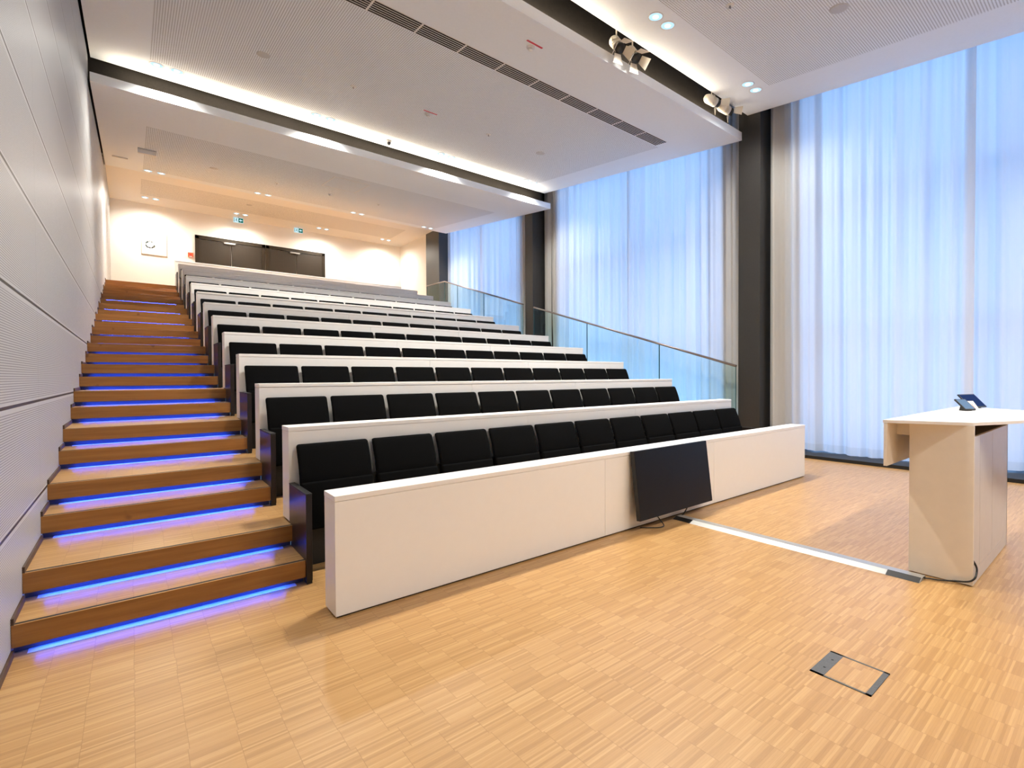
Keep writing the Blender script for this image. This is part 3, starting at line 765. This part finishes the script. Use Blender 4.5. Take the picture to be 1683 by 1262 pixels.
# ------------------------------------------------------------------ floor cable duct
r = empty('cable_duct', (4.38, 1.9, 0)); tag(r, 'long silver floor cable duct with black ends between display and lectern', 'cable duct')
def duct(ya, yb, xa, xb, m1, nm):
    w = xb - xa
    o = MB().prism([(xa, 0.0), (xb, 0.0), (xb-0.02, 0.018), (xb-0.055, 0.022), (xa+0.055, 0.022)], 1, ya, yb).build(nm, m1); place(o, r); return o
duct(0.935, 2.90, 4.297, 4.467, M['alu'], 'duct_profile')
for (ya, yb) in ((0.938, 1.13), (2.71, 2.895)):
    o = MB().prism([(4.293, 0.001), (4.352, 0.0245), (4.354, 0.0225), (4.300, 0.0)], 1, ya, yb).build('black_tape', M['bezel']); place(o, r)
cb = MB().cable([(4.40, 0.94, 0.012), (4.42, 0.90, 0.012), (4.45, 0.84, 0.012), (4.478, 0.78, 0.02), (4.484, 0.73, 0.03), (4.486, 0.70, 0.045), (4.498, 0.682, 0.07), (4.53, 0.68, 0.10), (4.545, 0.684, 0.13), (4.54, 0.70, 0.17)], 0.006, 8).build('lectern_cable', M['bezel'], loc=(4.45, 0.8, 0))
tag(cb, 'black cable curving from the duct end around the lectern corner', 'cable', 'cables on the floor')

# ------------------------------------------------------------------ floor box
r = empty('floor_box', (2.74, 0.861, 0)); tag(r, 'rectangular floor outlet box with grey metal frame and wooden lid', 'floor box')
o = MB().box(2.605, 2.877, 0.928, 0.988, 0, 0.003).box(2.605, 2.877, 0.735, 0.758, 0, 0.003).box(2.605, 2.617, 0.735, 0.988, 0, 0.003).box(2.865, 2.877, 0.735, 0.988, 0, 0.003).build('metal_frame', M['boxmetal']); place(o, r)
o = MB().box(2.617, 2.865, 0.758, 0.928, 0, 0.002).build('lid', M['parquet']); place(o, r)
for xx in (2.69, 2.79):
    o = MB().lathe([(0.0005, 0.0025), (0.006, 0.0025), (0.006, 0.0038), (0.0005, 0.0038)], xx, 0.952, 0, 12).build('latch', M['bezel']); place(o, r)

# ------------------------------------------------------------------ lectern
r = empty('lectern', (5.2, 0.85, 0)); tag(r, 'cream lectern with angular white top and cupboard doors', 'lectern')
X0, X1, Ya, Yb, ZT = 4.503, 5.855, 0.695, 1.045, 1.098
def lp(nm, mt, *a, **k):
    o = MB().box(*a, **k).build(nm, mt); place(o, r); return o
lp('side_panel', M['lect'], X0, X0+0.02, Ya, Yb, 0.006, ZT, bevel=0.001)
lp('back_panel', M['lect'], X0+0.021, X1-0.021, Yb-0.02, Yb, 0.006, ZT)
lp('end_panel', M['lectdoor'], X1-0.02, X1, Ya, Yb, 0.006, ZT)
lp('plinth', M['dark'], X0+0.02, X1-0.02, Ya+0.02, Yb-0.03, 0.0, 0.05)
lp('shelf', M['dark'], X0+0.021, X1-0.021, Ya+0.03, Yb-0.021, 1.0, 1.015)
lp('bottom_rail', M['lectdoor'], X0+0.021, X1-0.0, Ya, Ya+0.02, 0.006, 0.10)
cuts = [X0+0.021, 4.711, 5.180, X1]
for i in range(3):
    lp('door', M['lectdoor'], cuts[i]+0.003, cuts[i+1]-0.003, Ya, Ya+0.018, 0.102, 1.022, bevel=0.001)
lp('opening_lining', M['dark'], X0+0.021, X1-0.021, Yb-0.04, Yb-0.022, 1.016, ZT)
o = MB().prism([(4.325, 1.160), (4.515, 0.700), (5.10, 0.470), (6.05, 0.35), (6.30, 0.50), (6.74, 1.160)], 2, ZT+0.001, ZT+0.022).build('tabletop', M['lecttop']); place(o, r)
o = MB().box(4.330, 6.30, 1.135, 1.155, 0.785, ZT).build('modesty_panel', M['lect']); place(o, r)
o = MB().box(4.56, 4.66, 1.046, 1.134, 1.0, ZT).build('bracket', M['lect']); place(o, r)
ZL = ZT + 0.0225
def device(nm, cx, cy, w, h, tilt, rz, th, mats, label, cat):
    r = empty(nm, (cx, cy, ZL)); r.rotation_euler = (0, 0, rz); tag(r, label, cat)
    R = (-(math.pi/2-tilt), 0, 0)
    MB().box(-w/2, w/2, 0.0, th, 0.014, h+0.01, bevel=0.003, rot=(-(math.pi/2-tilt), 0, 0), piv=(0, 0, 0.014)).build('casing', M['bezel'], r)
    MB().box(-w/2+0.008, w/2-0.008, -0.0012, 0.0008, 0.024, h, rot=(-(math.pi/2-tilt), 0, 0), piv=(0, 0, 0.014)).build('display', mats, r)
    d = h*math.cos(tilt); z_ = h*math.sin(tilt)
    MB().prism([(0.02, 0.0), (d*0.75, 0.0), (d*0.62, z_*0.55)], 0, -w*0.3, w*0.3).build('stand', M['bezel'], r)
    return r
device('tablet', 6.46, 0.965, 0.25, 0.165, 0.84, -0.324, 0.012, M['tablet'], 'dark tablet in a stand at the far side of the lectern top', 'tablet')
device('desk_phone', 5.94, 0.94, 0.10, 0.145, 0.69, -0.637, 0.014, M['phone'], 'small desk phone with lit screen in front of the tablet', 'phone')
r = empty('table_card', (6.10, 0.925, ZL)); r.rotation_euler = (0, 0, -0.5); tag(r, 'small white card with pink stripes between phone and tablet', 'card')
MB().box(-0.04, 0.04, 0.0, 0.003, 0.0, 0.10, rot=(-0.6, 0, 0.1), piv=(0, 0, 0)).build('card_sheet', M['paper'], r)
MB().box(-0.034, -0.026, -0.0015, 0.0, 0.01, 0.07, rot=(-0.6, 0, 0.1), piv=(0, 0, 0)).box(-0.012, -0.004, -0.0015, 0.0, 0.01, 0.07, rot=(-0.6, 0, 0.1), piv=(0, 0, 0)).build('stripes', M['pink'], r)
